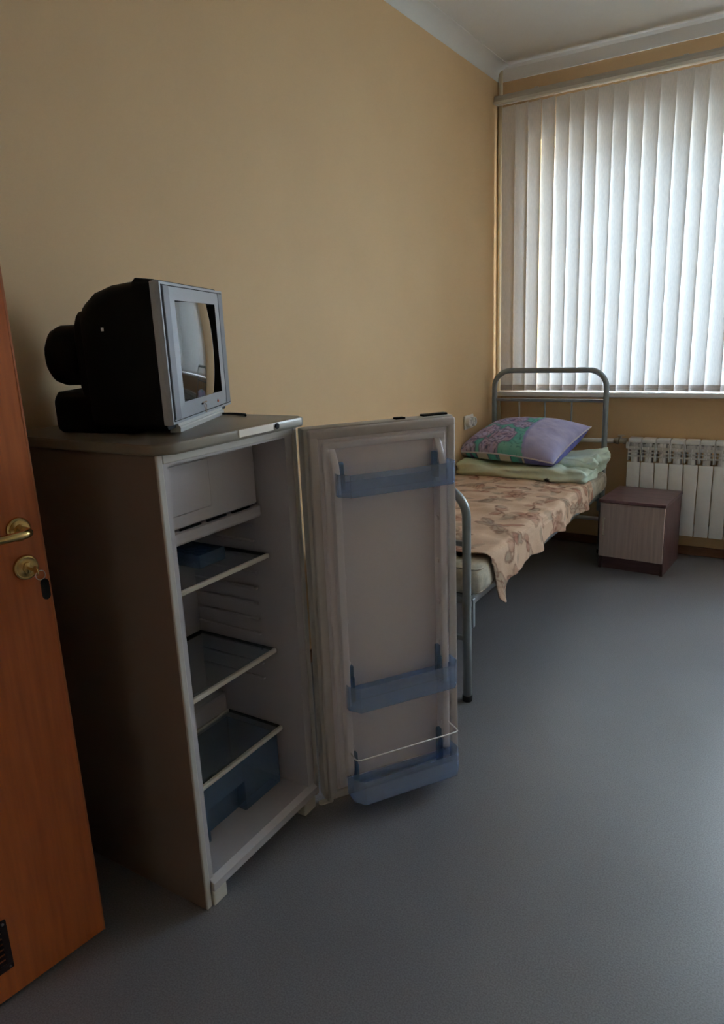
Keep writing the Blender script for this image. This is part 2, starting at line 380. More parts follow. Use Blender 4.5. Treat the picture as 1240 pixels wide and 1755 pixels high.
def hem_mesh():
    m = MB()
    pr = []
    for i in range(9): u = i / 8; pr.append(((u - .5) * .0895, .0045 * (1 - (2 * u - 1) ** 2) - .0022))
    for i in range(8, -1, -1): u = i / 8; pr.append(((u - .5) * .0895, .0045 * (1 - (2 * u - 1) ** 2) + .0022))
    m.prism(pr, 0, .036, 'z'); return m
proto = None; hproto = None; xs = .0885; k = 0; slats = []
while xs < 1.88:  # slats stop out of view; bare window beyond is added fill daylight
    a = ang0 + random.uniform(-.05, .05); sway = random.uniform(-.002, .002)
    if k in (2, 3, 4, 6): a -= .05
    L = Vector((xs + sway - 1.1, random.uniform(-.002, .002), .003))
    if proto is None:
        o = obj('slat', slat_mesh(), M['blind'], bl, local=True, smooth=True, loc=L, rz=a)
        h = obj('hem', hem_mesh(), M['hem'], o, local=True, auto=40, loc=(0, 0, 0), rz=0); proto, hproto = o, h
    else:
        o = proto.copy(); COL.objects.link(o); o.location = L; o.rotation_euler = (0, random.uniform(-.0012, .0012), a)
        h = hproto.copy(); COL.objects.link(h); h.parent = o
    slats.append((xs, a)); xs += .0803; k += 1
ch = MB(); ch.tube([(xs_ + (0.02 if i % 2 else -.02), SY - .012 + (0.001 if i % 2 else 0), 1.006 - .002 * (i % 2)) for i, (xs_, _) in enumerate(slats)], .0009, 6)
obj('bottom_chain', ch, M['alu'], bl)

# radiator
ry = D - .087; RX0 = .861; P = .0793; NS = 12
rad = thing('radiator', 'white aluminium sectional radiator under the window, beside the small cabinet', 'radiator', (RX0 + NS * P / 2, D - .05, .135))
def sect():
    m = MB(); hw = P / 2 - .0022
    m.box(-hw, hw, -.005, .008, .003, .432, .004)                       # flat front plate
    m.box(-hw, hw, .003, .072, .548, .575, .006)                        # cap
    m.box(-.020, .020, .012, .068, 0.0, .55, .006)                      # water channel
    m.box(-P / 2, P / 2, .026, .056, .028, .064, .004).box(-P / 2, P / 2, .026, .056, .505, .541, .004)
    for sx in (-1, 1): m.box(sx * hw - (.0 if sx < 0 else .004), sx * hw + (.004 if sx < 0 else .0), .004, .066, .438, .552)
    m.box(-.0018, .0018, .003, .02, .432, .55)
    return m
def sect_grille():
    m = MB(); hw = P / 2 - .007
    m.box(-hw, hw, .006, .010, .462, .472).box(-hw, hw, .006, .010, .486, .494).box(-hw, hw, .006, .010, .505, .524)
    return m
p0 = obj('section', sect(), M['rad'], rad, local=True, auto=40, loc=(-NS * P / 2 + P / 2, -.037, 0)); g0 = obj('grille', sect_grille(), M['rad_in'], p0, local=True, loc=(0, 0, 0))
for i in range(1, NS):
    o = p0.copy(); COL.objects.link(o); o.location.x = -NS * P / 2 + P / 2 + i * P
    g = g0.copy(); COL.objects.link(g); g.parent = o
for z in (.18, .66):
    obj('end_plug', MB().lathe([(.020, -.014), (.020, 0), (.014, .002)], 16, Matrix.Translation((RX0, D - .046, z - .0)) @ Matrix.Rotation(PI / 2, 4, 'Y')), M['rad'], rad)

# heating pipes: riser in the corner with its two branches
PY = D - .046
pipe = thing('heating_pipe', 'cream painted riser pipe in the room corner with branches to the radiator', 'pipe', (.026, D - .030, 0))
obj('riser', MB().tube([(.017, D - .020, .001), (.017, D - .020, H - .001)], .0135, 14), mat('riser_cream_paint', (.74, .66, .50), .4), pipe, smooth=True)
obj('supply_pipe', MB().tube([(.03, D - .024, .675), (.10, D - .026, .676), (.16, PY, .678), (.50, PY, .68), (.772, PY, .684)], .0135, 14), M['white_paint'], pipe, smooth=True)
obj('return_pipe', MB().tube([(.03, D - .024, .176), (.10, D - .026, .177), (.16, PY, .178), (.50, PY, .179), (.846, PY, .180)], .0135, 14), M['white_paint'], pipe, smooth=True)
v = MB(); RM = Matrix.Translation((.772, PY, .684)) @ Matrix.Rotation(PI / 2, 4, 'Y')
v.lathe([(.0175, 0), (.0175, .014), (.021, .016), (.021, .030), (.015, .034), (.0165, .050), (.015, .056), (.019, .058), (.019, .075)], 16, RM)
vo = obj('valve', v, mat('valve_nickel', (.42, .38, .32), .35, .85), pipe, auto=40)
obj('valve_knob', MB().tube([(.812, PY, .698), (.812, PY, .716)], .006, 10).box(.793, .832, PY - .008, PY + .008, .714, .722, .003), mat('valve_knob_pale', (.62, .55, .48), .4, .3), vo)

# double wall socket on the left wall
so = thing('wall_socket', 'white double wall socket on the cream wall left of the bed headboard', 'socket', (0, 4.03, .775))
obj('socket_plate', MB().box(.0005, .012, 3.972, 4.102, .792, .876, .006), M['socket'], so)
for y in (4.003, 4.071):
    fr = obj('socket_face', MB().lathe([(.029, 0), (.029, .022), (.026, .026), (.021, .026), (.019, .016), (.001, .016)], 24, Matrix.Translation((.010, y, .834)) @ Matrix.Rotation(PI / 2, 4, 'Y')), M['socket'], so, auto=35)
    obj('pin_hole', MB().tube([(.0255, y - .009, .834), (.0275, y - .009, .834)], .003, 8).tube([(.0255, y + .009, .834), (.0275, y + .009, .834)], .003, 8), M['socket_hole'], fr)

# ================================================================== BED
BX0, BX1, BYF, BYH, TR = .052, .747, 2.297, 4.345, .0165
bed = thing('bed', 'grey tubular steel single bed along the cream wall', 'bed', ((BX0 + BX1) / 2, 3.3, 0))
def arch(y, top, r, rad=TR):
    pts = [(BX0, y, .018)] + [(BX0, y, z) for z in (.3, .6)] + [(x, y, z) for x, z in reversed(arc(BX0 + r, top - r, r, PI / 2, PI, 9))] + [(x, y, z) for x, z in reversed(arc(BX1 - r, top - r, r, 0, PI / 2, 9))] + [(BX1, y, z) for z in (.6, .3)] + [(BX1, y, .018)]
    return MB().tube(pts, rad, 16)
hb = obj('headboard', arch(BYH, 1.121, .105), M['bed'], bed, smooth=True)
obj('crossbar', MB().box(BX0, BX1, BYH - .009, BYH + .009, .931, .949, .003), M['bed'], hb)
obj('crossbar', MB().box(BX0, BX1, BYH - .009, BYH + .009, .33, .348, .003), M['bed'], hb)
for x in (.217, .381, .546):
    obj('upright_rod', MB().tube([(x, BYH, .34), (x, BYH, .94)], .0055, 10), M['bed'], hb, smooth=True)
fb = obj('footboard', arch(BYF, .838, .105), M['bed'], bed, smooth=True)
obj('crossbar', MB().box(BX0, BX1, BYF - .009, BYF + .009, .622, .642, .003), M['bed'], fb)
obj('crossbar', MB().box(BX0, BX1, BYF - .008, BYF + .008, .250, .268, .003), M['bed'], fb)
for x in (.217, .381, .546):
    obj('upright_rod', MB().tube([(x, BYF, .26), (x, BYF, .632)], .0055, 10), M['bed'], fb, smooth=True)
for x in (BX0, BX1):
    for y, pr_ in ((BYF, fb), (BYH, hb)):
        obj('foot_cap', MB().lathe([(.0175, 0), (.0195, .004), (.0195, .022), (.018, .025)], 16, Matrix.Translation((x, y, 0))), M['black_rubber'], pr_, auto=40)
for sx, x in ((-1, BX0 + .004), (1, BX1 - .004)):
    m = MB(); m.box(x - .004, x, BYF + .045, BYH - .045, .368, .412, .001, 1) if sx > 0 else m.box(x, x + .004, BYF + .045, BYH - .045, .368, .412, .001, 1)
    m.box(min(x, x - sx * .035), max(x, x - sx * .035), BYF + .045, BYH - .045, .368, .372, .001, 1)
    obj('side_rail', m, M['bed'], bed)
    for y, sy in ((BYF, 1), (BYH, -1)):
        q = MB(); ya, yb = sorted((y + sy * .040, y + sy * .062)); q.box(x - .012, x + .012, ya, yb, .285, .402, .002, 1)
        yc, yd = sorted((y + sy * .010, y + sy * .045)); q.box(x - .006, x + .006, yc, yd, .372, .398, .002, 1)
        obj('rail_bracket', q, M['bed'], bed)
for y in (BYF + .05, BYH - .07):
    obj('end_rail', MB().box(BX0 + .006, BX1 - .014, y, y + .022, .374, .402, .002, 1), M['bed'], bed)
mesh_ = MB()
for i in range(13):
    x = BX0 + .05 + i * (BX1 - BX0 - .1) / 12; mesh_.box(x - .002, x + .002, BYF + .07, BYH - .07, .396, .400)
for i in range(30):
    y = BYF + .09 + i * (BYH - BYF - .18) / 29; mesh_.box(BX0 + .01, BX1 - .01, y - .002, y + .002, .400, .404)
so_ = obj('spring_mesh', mesh_, M['dark_metal'], bed); so_['kind'] = 'stuff'

def sm(e0, e1, x):
    t = max(0.0, min(1.0, (x - e0) / (e1 - e0))); return t * t * (3 - 2 * t)
# soft rounded boxes
def softbox(sx, sy, sz, nx, ny, nz, p=7.0, disp=None):
    bm = bmesh.new(); vs = {}
    def V(i, j, k):
        key_ = (i, j, k)
        if key_ not in vs:
            q = Vector((2 * i / nx - 1, 2 * j / ny - 1, 2 * k / nz - 1))
            vs[key_] = bm.verts.new(q)
        return vs[key_]
    for i in range(nx):
        for j in range(ny):
            for k in (0, nz): bm.faces.new((V(i, j, k), V(i + 1, j, k), V(i + 1, j + 1, k), V(i, j + 1, k)))
    for i in range(nx):
        for k in range(nz):
            for j in (0, ny): bm.faces.new((V(i, j, k), V(i + 1, j, k), V(i + 1, j, k + 1), V(i, j, k + 1)))
    for j in range(ny):
        for k in range(nz):
            for i in (0, nx): bm.faces.new((V(i, j, k), V(i, j + 1, k), V(i, j + 1, k + 1), V(i, j, k + 1)))
    m = MB(); m.bm.free(); m.bm = bm
    R = min(sx, sy, sz) * .5
    for v_ in bm.verts:
        q = v_.co.copy(); h_ = Vector((sx / 2, sy / 2, sz / 2)); r = R * p
        w_ = Vector((q.x * h_.x, q.y * h_.y, q.z * h_.z))
        inner = Vector((max(-h_.x + r, min(h_.x - r, w_.x)), max(-h_.y + r, min(h_.y - r, w_.y)), max(-h_.z + r, min(h_.z - r, w_.z))))
        d_ = w_ - inner
        if d_.length > 1e-9:
            mxn = max(abs(d_.x), abs(d_.y), abs(d_.z)); d_ = d_.normalized() * mxn
        v_.co = inner + d_
        if disp: v_.co = disp(v_.co.copy(), q)
    return m

MTOP = .528
def mdisp(c, q):
    c.y += .012 * (1 - q.z * q.z) * sm(.9, 1, abs(q.y)) * (1 if q.y > 0 else -1.6)
    c.x += .006 * (1 - q.z * q.z) * sm(.9, 1, abs(q.x)) * (1 if q.x > 0 else -1)
    c.z += .006 * math.sin(c.x * 22) * math.sin(c.y * 20) * (1 if q.z > .5 else 0) + .004 * fbm(c.x * 6, c.y * 6)
    if abs(q.x) > .99: c.x += .003 * math.sin(c.y * 40)
    return c
mat_o = obj('mattress', softbox(.735, 1.965, .122, 36, 90, 10, .55, mdisp), M['mattress'], smooth=True)
mat_o.data.transform(Matrix.Translation((.405, 3.333, .467))); origin(mat_o, (.405, 3.333, .406))
tag(mat_o, 'pale beige quilted mattress showing at the head and foot of the grey bed', 'mattress')
WM[mat_o.name] = Matrix.Translation((.405, 3.333, .406))
for z in (.514, .422):
    q = rrect(.405 - .364, .405 + .364, 3.333 - .979, 3.333 + .979, .03, 5)
    obj('piping', MB().tube([(x, y, z) for x, y in q], .0042, 8, closed=True), M['mattress'], mat_o, smooth=True)

# coverlet with a printed leaf and flower pattern
TAN = (.66, .47, .345)
motifs = []
rr_ = random.Random(11)
for iy in range(9):
    for ix in range(6):
        motifs.append((ix * .205 + (.10 if iy % 2 else 0) + rr_.uniform(-.035, .035), iy * .185 + rr_.uniform(-.03, .03), rr_.uniform(0, 6.28), ('flower', 'leaf', 'spray')[(ix + 2 * iy) % 3], rr_.uniform(1.35, 1.85)))
def mixc(a, b_, t): return tuple(a[i] + (b_[i] - a[i]) * t for i in range(3))
BROWN = (.150, .060, .040); ROSE = (.36, .155, .11); GREY = (.31, .25, .19)
def cover_col(s, t):
    c = mixc(TAN, (.56, .385, .275), .5 + .5 * fbm(s * 9, t * 9))
    for mx_, my_, an, kind, sc in motifs:
        dx, dy = s - mx_, t - my_
        if abs(dx) > .17 or abs(dy) > .17: continue
        ca_, sa_ = math.cos(an), math.sin(an); u_ = (dx * ca_ + dy * sa_) / sc; v_ = (-dx * sa_ + dy * ca_) / sc
        wob = .008 * noise.noise((s * 26, t * 26, mx_ * 9)) + .003 * noise.noise((s * 80, t * 80, 1)) 
        wash = .72 + .5 * noise.noise((s * 22, t * 22, 7))
        if kind == 'flower':
            r = math.hypot(u_, v_) + wob; th = math.atan2(v_, u_); R = .040 + .012 * math.cos(5 * th) + .004 * math.cos(11 * th)
            c = mixc(c, ROSE, .78 * wash * sm(R, R - .012, r)); c = mixc(c, BROWN, .75 * sm(.0075, .003, abs(r - R)) * wash)
            c = mixc(c, BROWN, .65 * wash * sm(.006, .002, abs(r - .020 - .007 * math.sin(3 * th)))); c = mixc(c, BROWN, .7 * sm(.010, .005, r))
            for k_ in range(3):
                an2 = k_ * 2.1 + .6; a_ = (u_ * math.cos(an2) + v_ * math.sin(an2) - .066) / .026; b2 = -u_ * math.sin(an2) + v_ * math.cos(an2) + wob
                if abs(a_) < 1: W_ = .013 * (1 - a_ * a_); c = mixc(c, GREY, .8 * wash * sm(W_, W_ - .004, abs(b2)))
        elif kind == 'leaf':
            for k_, (ou, ov, ro_a) in enumerate(((0, 0, 0), (.042, .022, .5), (.038, -.026, -.6), (-.03, .024, 2.5))):
                c1, s1 = math.cos(ro_a), math.sin(ro_a); a_ = (u_ - ou) * c1 + (v_ - ov) * s1; b2 = -(u_ - ou) * s1 + (v_ - ov) * c1 + wob * .6
                L_ = .052 if k_ == 0 else .036; x_ = a_ / L_
                if abs(x_) < 1:
                    W_ = (.018 if k_ == 0 else .013) * (1 - x_ * x_); c = mixc(c, GREY if k_ != 1 else ROSE, .85 * wash * sm(W_, W_ - .004, abs(b2)))
                    c = mixc(c, BROWN, .7 * wash * sm(.0042, .0015, abs(abs(b2) - W_))); c = mixc(c, BROWN, .5 * sm(.0026, .001, abs(b2)))
        else:
            cv = v_ - .012 * math.sin(u_ * 38)
            if abs(u_) < .062: c = mixc(c, BROWN, .8 * wash * sm(.0046, .002, abs(cv + wob * .4)))
            for k_ in (-.05, -.018, .018, .052):
                r = math.hypot((u_ - k_) * .8, v_ - .012 * math.sin(k_ * 38) - (.015 if k_ * 100 % 2 < 1 else -.014)); c = mixc(c, ROSE if abs(k_) < .03 else GREY, .85 * wash * sm(.015, .010, r + wob)); c = mixc(c, BROWN, .6 * wash * sm(.004, .0015, abs(r + wob - .013)))
    return c
CY0, CY1 = 2.485, 3.935
def cover_pt(a, t):
    """a: metres across from the wall side, t: 0..1 from foot to head"""
    y = CY0 + t * (CY1 - CY0)
    topw = .745
    foot = max(0.0, 1 - t * (CY1 - CY0) / .30)
    wr = .0075 * fbm(a * 6 + 3, y * 5) + .0045 * abs(noise.noise((a * 5 + y * 2, y * 9 - a * 3, 4))) * 2 + .003 * math.sin(y * 31 + a * 14 + 2 * noise.noise((a * 4, y * 4, 0)))
    z0 = MTOP + .020 + .006 * math.sin(3 * a + 2 * y)
    R = .030
    if a < topw - R: x = .040 + a; z = z0 + wr; hang = 0; ou = 0
    elif a < topw - R + R * PI / 2:
        ph = (a - topw + R) / R; x = .040 + topw - R + R * math.sin(ph); z = z0 - R + R * math.cos(ph) + wr * math.cos(ph); ou = ph / 4; hang = 0
    else:
        hang = a - (topw - R + R * PI / 2); x = .040 + topw; z = z0 - R - hang; ou = .4 + hang * 7
    if ou:
        x += ou * (.011 * math.sin(y * 17 + 1.2) + .007 * math.sin(y * 39 + a * 5) + .008 * fbm(y * 6, a * 3)) + .010 * ou
        x = max(x, .792) if hang > .01 else max(x, .782 if a > topw - R * .3 else x)
    # foot hem slopes back over the mattress end and droops at the corner
    y -= .05 * foot * (1 - min(1, abs(a - .72) / .5)) ; y += .02 * math.sin(a * 9) * foot * (1 if hang == 0 else .3)
    y += hang * .25 * foot
    return Vector((x, y, z))
cover = MB(); NA, NT = 190, 290; cc = []
def AL(t):   # length across: the hem hangs lower at the foot corner
    y = t * (CY1 - CY0)
    return .745 - .030 + .030 * PI / 2 + .106 + .085 * math.exp(-((y - .03) / .055) ** 2) + .035 * math.exp(-((y - .27) / .07) ** 2) + .010 * math.sin(y * 16) - .022 * y / 1.45
def cf(u, v):
    a = u * AL(v); p = cover_pt(a, v); cc.append(cover_col(a, v * (CY1 - CY0))); return p
cover.grid(NA, NT, cf)
co = obj('coverlet', cover, M['cover'], smooth=True); paint(co, cc)
origin(co, (.40, 3.2, .53)); tag(co, 'tan coverlet printed with brown flowers and leaves, spread over the mattress', 'bedspread')
sd = co.modifiers.new('thickness', 'SOLIDIFY'); sd.thickness = .004; sd.offset = -1

# folded mint quilt under the pillow
qc = []
MINT = (.66, .72, .55); MINT2 = (.68, .82, .73); OLIVE = (.57, .60, .41)
def quilt_part(cx, cy_, cz, sx, sy, sz, seed, ruff):
    def dq(c, q):
        n1 = fbm(c.x * 7 + seed, c.y * 7, c.z * 10); 
        side = sm(.15, .9, q.x)
        amp = .008 + ruff * side
        nrm = Vector((q.x ** 5, q.y ** 5, max(0, q.z)))
        c += nrm * amp * n1
        fold = math.sin(c.z * 120 + 3 * noise.noise((c.x * 5, c.y * 5, seed)))
        c.x += .006 * fold * (abs(q.x) ** 6); c.y += .006 * fold * (abs(q.y) ** 6)
        c.z += .009 * math.sin(c.x * 13 + c.y * 9 + seed) * max(0, q.z) + ruff * .45 * side * math.sin(c.y * 46 + c.x * 31 + seed + 3 * noise.noise((c.x * 9, c.y * 9, seed))) * max(0, q.z)
        return c
    m = softbox(sx, sy, sz, 70, 50, 16, .85, dq); m.bm.transform(Matrix.Translation((cx, cy_, cz))); return m
quilt = thing('folded_quilt', 'mint green quilt folded flat under the pillow at the head of the bed', 'quilt', (.40, 4.06, .535))
parts_q = [quilt_part(.400, 4.04, .582, .765, .50, .072, 1.3, .017), quilt_part(.672, 4.12, .628, .235, .36, .062, 4.7, .030)]
for i, mq in enumerate(parts_q):
    cols = []
    for v_ in mq.bm.verts:
        g = sm(.35, .75, v_.co.x + .1 * fbm(v_.co.x * 8, v_.co.y * 8)); c = mixc(mixc(OLIVE, MINT, sm(.0, .35, v_.co.x)), MINT2, g)
        if i == 0 and math.hypot(v_.co.x - .575, (v_.co.z - .558) * 1.3) < .017 and v_.co.y < 3.9: c = (.03, .03, .035)
        cols.append(c)
    o = obj('quilt_fold', mq, M['quilt'], quilt, smooth=True); paint(o, cols)

# pillow
pcx, pcy, pcz = .328, 4.075, .722
pil = thing('pillow', 'plump pillow in a violet and turquoise flowered case on the folded mint quilt', 'pillow', (pcx, pcy, pcz - .1), 0)
PA, PB, PT = .335, .225, .098
PM = Matrix.Translation((pcx, pcy, pcz)) @ Matrix.Rotation(math.radians(-13), 4, 'Z') @ Matrix.Rotation(math.radians(-1), 4, 'Y') @ Matrix.Rotation(math.radians(17), 4, 'X')
TEAL = (.11, .46, .48); LAV = (.42, .42, .74); LAV2 = (.60, .58, .84); PUR = (.11, .08, .25); PINK = (.54, .42, .62); BEI = (.60, .57, .52); BLUE = (.22, .25, .66)
pfl = [(-.58, -.42, .34), (-.22, .22, .36), (-.08, -.58, .28), (.04, .66, .27), (-.66, .42, .30), (-.36, .80, .26), (.12, -.05, .20), (-.32, -.95, .22), (-.75, -.9, .2)]
def pcol(u, v, top):
    n1 = fbm(u * 5, v * 5)
    if not top:
        if u > .42: return mixc(BLUE, (.13, .13, .42), .5 + .5 * n1)
        k_ = (u + 1) / .23; f_ = k_ - math.floor(k_); base = BEI
        if int(k_) % 2: base = mixc(TEAL, PUR, sm(.2, .6, abs(n1) + .1 * math.sin(30 * u)))
        return mixc(base, PUR, .8 * sm(.06, .02, min(f_, 1 - f_)))
    edge = .30 + .10 * (v * v)
    if u > edge:
        c = mixc(LAV2, LAV, .5 + .6 * n1); c = mixc(c, BLUE, .6 * sm(.05, .01, abs(u - edge - .02))); c = mixc(c, LAV, .7 * sm(.6, 1, abs(v)))
        return c
    c = mixc(TEAL, (.24, .60, .56), .5 + .6 * n1)
    if u < -.80: c = mixc(LAV, PINK, .4 + .5 * n1)
    for fx, fy_, R in pfl:
        du = u - fx + .07 * noise.noise((u * 4, v * 4, fx * 9)); dv = (v - fy_) * .8 + .07 * noise.noise((u * 4, v * 4, fy_ * 9 + 5)); r = math.hypot(du, dv); th = math.atan2(dv, du)
        Rr = R * (.86 + .16 * noise.noise((2 * math.cos(th), 2 * math.sin(th), fx * 7)) + .06 * math.cos(7 * th + fx * 5))
        if r < Rr + .05:
            g = mixc(PINK, LAV2, sm(-.3, .4, noise.noise((u * 6, v * 6, 3)))); g = mixc(g, LAV, .5 * sm(0, .5, noise.noise((u * 11, v * 11, 6))))
            pet = math.sin(r * 30 + 2.4 * noise.noise((u * 7, v * 7, fx * 3)) + 1.6 * math.sin(3 * th + fx * 8)); g = mixc(g, PUR, .8 * sm(.88, .99, abs(pet)))
            g = mixc(g, PUR, .8 * sm(R * .20, R * .06, r))
            c = mixc(c, g, sm(Rr + .012, Rr - .012, r)); c = mixc(c, PUR, .55 * sm(.022, .006, abs(r - Rr)))
    lf = abs(noise.noise((u * 7, v * 6, 8))); c = mixc(c, (.04, .12, .16), .55 * sm(.05, .01, lf))
    return c
def prof(u, v):
    return (max(0, 1 - abs(u) ** 2.6) * max(0, 1 - abs(v) ** 2.6)) ** .52
def ppt(u, v, sgn):
    pu = 1 - .055 * (1 - v * v) ; pv = 1 - .075 * (1 - u * u)
    x = PA * u * pu; y = PB * v * pv
    z = sgn * PT * prof(u, v) * (1.08 if sgn > 0 else 1.55) + .010 * u * v + .013 * (1 - u * u)
    z += .004 * fbm(u * 3, v * 3, sgn) * prof(u, v) + .007 * math.sin(8 * math.atan2(v, u + 1e-6)) * (1 - prof(u, v)) * prof(u, v)
    w_ = PM @ Vector((x, y, z)); w_.z = max(w_.z, .622 + .012 * (1 - prof(u, v)) if sgn < 0 else .63)
    return w_
pm = MB(); NP = 110; pcs = []
for sgn in (1, -1):
    def pf(a, b2, sgn=sgn):
        u, v = 2 * a - 1, 2 * b2 - 1; pcs.append(pcol(u, v, sgn > 0)); return ppt(u, v, sgn)
    pm.grid(NP, NP, pf)
po = obj('pillowcase', pm, M['pillow'], pil, smooth=True); paint(po, pcs)
loop = [(-1 + 2 * i / 24, -1) for i in range(24)] + [(1, -1 + 2 * i / 24) for i in range(24)] + [(1 - 2 * i / 24, 1) for i in range(24)] + [(-1, 1 - 2 * i / 24) for i in range(24)]
obj('piping', MB().tube([ppt(u, v, 1) for u, v in loop], .0042, 8, closed=True), M['piping'], pil, smooth=True)

# ================================================================== NIGHTSTAND
ns = thing('nightstand', 'small dark-topped bedside cabinet with a pale ash door before the radiator', 'cabinet', (.805, 4.071, 0), math.radians(-4))
NW, ND, NH = .356, .365, .416
obj('side_panel', MB().box(0, .016, 0, ND, 0, NH - .018, .001, 1), M['night_side'], ns, local=True)
obj('side_panel', MB().box(NW - .016, NW, 0, ND, 0, NH - .018, .001, 1), M['night_side'], ns, local=True)
obj('back_panel', MB().box(.016, NW - .016, ND - .006, ND, .01, NH - .018), M['night_side'], ns, local=True)
obj('bottom_panel', MB().box(.016, NW - .016, .005, ND - .006, .072, .088), M['night_dark'], ns, local=True)
obj('plinth', MB().box(.016, NW - .016, .012, .028, 0, .072, .001, 1), M['night_dark'], ns, local=True)
obj('cabinet_top', MB().box(-.004, NW + .004, -.022, ND + .004, NH - .018, NH, .0015, 1), M['night_dark'], ns, local=True)
dr = obj('cabinet_door', MB().box(.003, NW - .003, -.017, -.001, .078, NH - .021, .001, 1), M['night_door'], ns, local=True)
obj('handle', MB().tube([(.030, -.017, .205), (.030, -.036, .207), (.030, -.038, .212), (.030, -.038, .298), (.030, -.036, .303), (.030, -.017, .305)], .0042, 10), M['alu'], dr, local=True, smooth=True)

# ================================================================== FRIDGE
FX0, FX1, FA, FB = .035, .590, 1.032, 1.527          # back, front, left, right
fr = thing('refrigerator', 'old single-door refrigerator standing open beside the orange-brown door', 'refrigerator', ((FX0 + FX1) / 2, (FA + FB) / 2, 0))
ZT = TZ - .024
bd = MB()
bd.box(FX1 - .018, FX1, FA + .0005, FA + .018, .001, ZT, .003).box(FX1 - .018, FX1, FB - .018, FB - .0005, .028, ZT, .003).box(FX0, FX0 + .015, FA + .018, FB - .018, .03, ZT)
bd.box(FX0 + .015, FX1, FA + .018, FB - .018, ZT - .022, ZT, .002).box(FX0 + .015, FX1 - .02, FA + .018, FB - .018, .034, .050, .002)
obj('cabinet_shell', bd, M['steel_body'], fr)
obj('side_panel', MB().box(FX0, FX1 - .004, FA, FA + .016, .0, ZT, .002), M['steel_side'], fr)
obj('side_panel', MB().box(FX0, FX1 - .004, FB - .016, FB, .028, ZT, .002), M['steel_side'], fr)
IA, IB, IX, IZ0, IZ1 = FA + .032, FB - .050, .205, .078, 1.135
ln = MB()
ln.box(IX - .02, IX, IA - .014, IB + .032, IZ0, IZ1)
ln.box(IX, FX1 - .003, IA - .013, IA, IZ0 - .026, IZ1 + .006).box(IX, FX1 - .003, IB, IB + .031, IZ0 - .026, IZ1 + .006)
ln.box(IX, FX1 - .003, IA, IB, IZ1, IZ1 + .006)
ln.prism([(IX, .051), (FX1 + .004, .051), (FX1 + .006, .040), (FX1 + .006, .072), (FX1 - .006, IZ0), (IX, IZ0)][0:2] + [(FX1 + .004, IZ0 - .008), (FX1 - .006, IZ0), (IX, IZ0)], IA, IB, 'y')
ln.box(IX, .290, IA, IB, IZ0, .325, .012)
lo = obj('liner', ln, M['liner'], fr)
# pressed runners along both inner side walls
for i in range(11):
    z = .405 + i * .0475
    if z > .88: break
    for y0, y1 in ((IB - .009, IB), (IA, IA + .009)):
        obj('shelf_runner', MB().box(IX + .004, .455, y0, y1, z, z + .007, .002, 1), M['liner'], lo)
# front sill and feet
obj('front_sill', MB().prism([(FX1, .042), (FX1 + .010, .046), (FX1 + .011, .068), (FX1 - .004, .078), (FX1 - .004, .042)], FA + .020, FB - .024, 'y', .002), M['liner'], fr)
for y0, y1 in ((FA + .019, FA + .068), (FB - .085, FB - .030)):
    obj('foot', MB().box(FX1 - .06, FX1 + .006, y0, y1, 0, .044, .004), mat('foot_plastic', (.55, .53, .47), .45), fr)
for y0, y1 in ((FA + .03, FA + .08), (FB - .08, FB - .03)):
    obj('foot', MB().box(FX0 + .02, FX0 + .07, y0, y1, 0, .03, .004), M['black_plastic'], fr)
# top board
tb = MB(); tpo = [(FX0 - .01, FA - .012)] + arc(FX1 + .030 - .045, FA - .012 + .045, .045, -PI / 2, 0, 7) + arc(FX1 + .030 - .030, FB + .012 - .030, .030, 0, PI / 2, 6) + [(FX0 - .01, FB + .012)]
tb.prism(tpo, ZT, TZ, 'z', .006, 3)
to = obj('top_board', tb, M['worktop'], fr, auto=40)
obj('name_strip', MB().box(FX1 + .0295, FX1 + .0325, 1.262, 1.392, ZT + .006, ZT + .024, .001, 1), M['label'], to)
obj('lock_button', MB().lathe([(.0075, 0), (.0075, .003), (.004, .004)], 14, Matrix.Translation((FX1 + .0295, 1.408, ZT + .015)) @ Matrix.Rotation(PI / 2, 4, 'Y')), M['black_plastic'], to)
# freezer compartment
FZ = obj('freezer_box', MB().box(IX, .470, IA + .001, IB - .006, 1.124, 1.130).box(IX, .470, IA + .001, IA + .005, .925, 1.124).box(IX, .470, IB - .011, IB - .006, .925, 1.124).box(IX, .470, IA + .001, IB - .006, .918, .924), M['liner'], fr)
fl = MB(); fl.box(.474, .486, IA + .008, IB - .012, .952, 1.121, .005)
fl.box(.486, .4885, IA + .018, IB - .190, .985, 1.108, .002)
obj('freezer_flap', fl, M['liner'], fr)
dt = MB(); dt.prism([(.468, .916), (.486, .912), (.490, .918), (.490, .942), (.480, .946), (.468, .946)], IA + .003, IB - .004, 'y', .002)
do = obj('drip_tray', dt, M['liner'], fr)
yw = (IB - IA - .04) / 4
for i in range(4):
    y0 = IA + .018 + i * yw * 1.0
    obj('vent_slot', MB().box(.4815, .4868, y0, y0 + yw * .76, .9462, .9505), M['black_plastic'], do)
# glass shelves
for z in (.797, .507, .255):
    xb = IX + .004 if z > .4 else .292
    gs = obj('glass_shelf', MB().box(xb, .498, IA + .004, IB - .004, z, z + .004), M['glass'], fr)
    obj('shelf_rim', MB().box(.497, .508, IA + .002, IB - .003, z - .004, z + .009, .003), M['shelf_rim'], gs)
    obj('shelf_back_rim', MB().box(xb - .003, xb + .004, IA + .004, IB - .004, z - .003, z + .009, .002), M['black_plastic'] if z > .4 else M['shelf_rim'], gs)
    obj('shelf_side_rim', MB().box(xb, .497, IB - .006, IB - .001, z - .001, z + .0075, .001, 1), M['dark_metal'], gs)
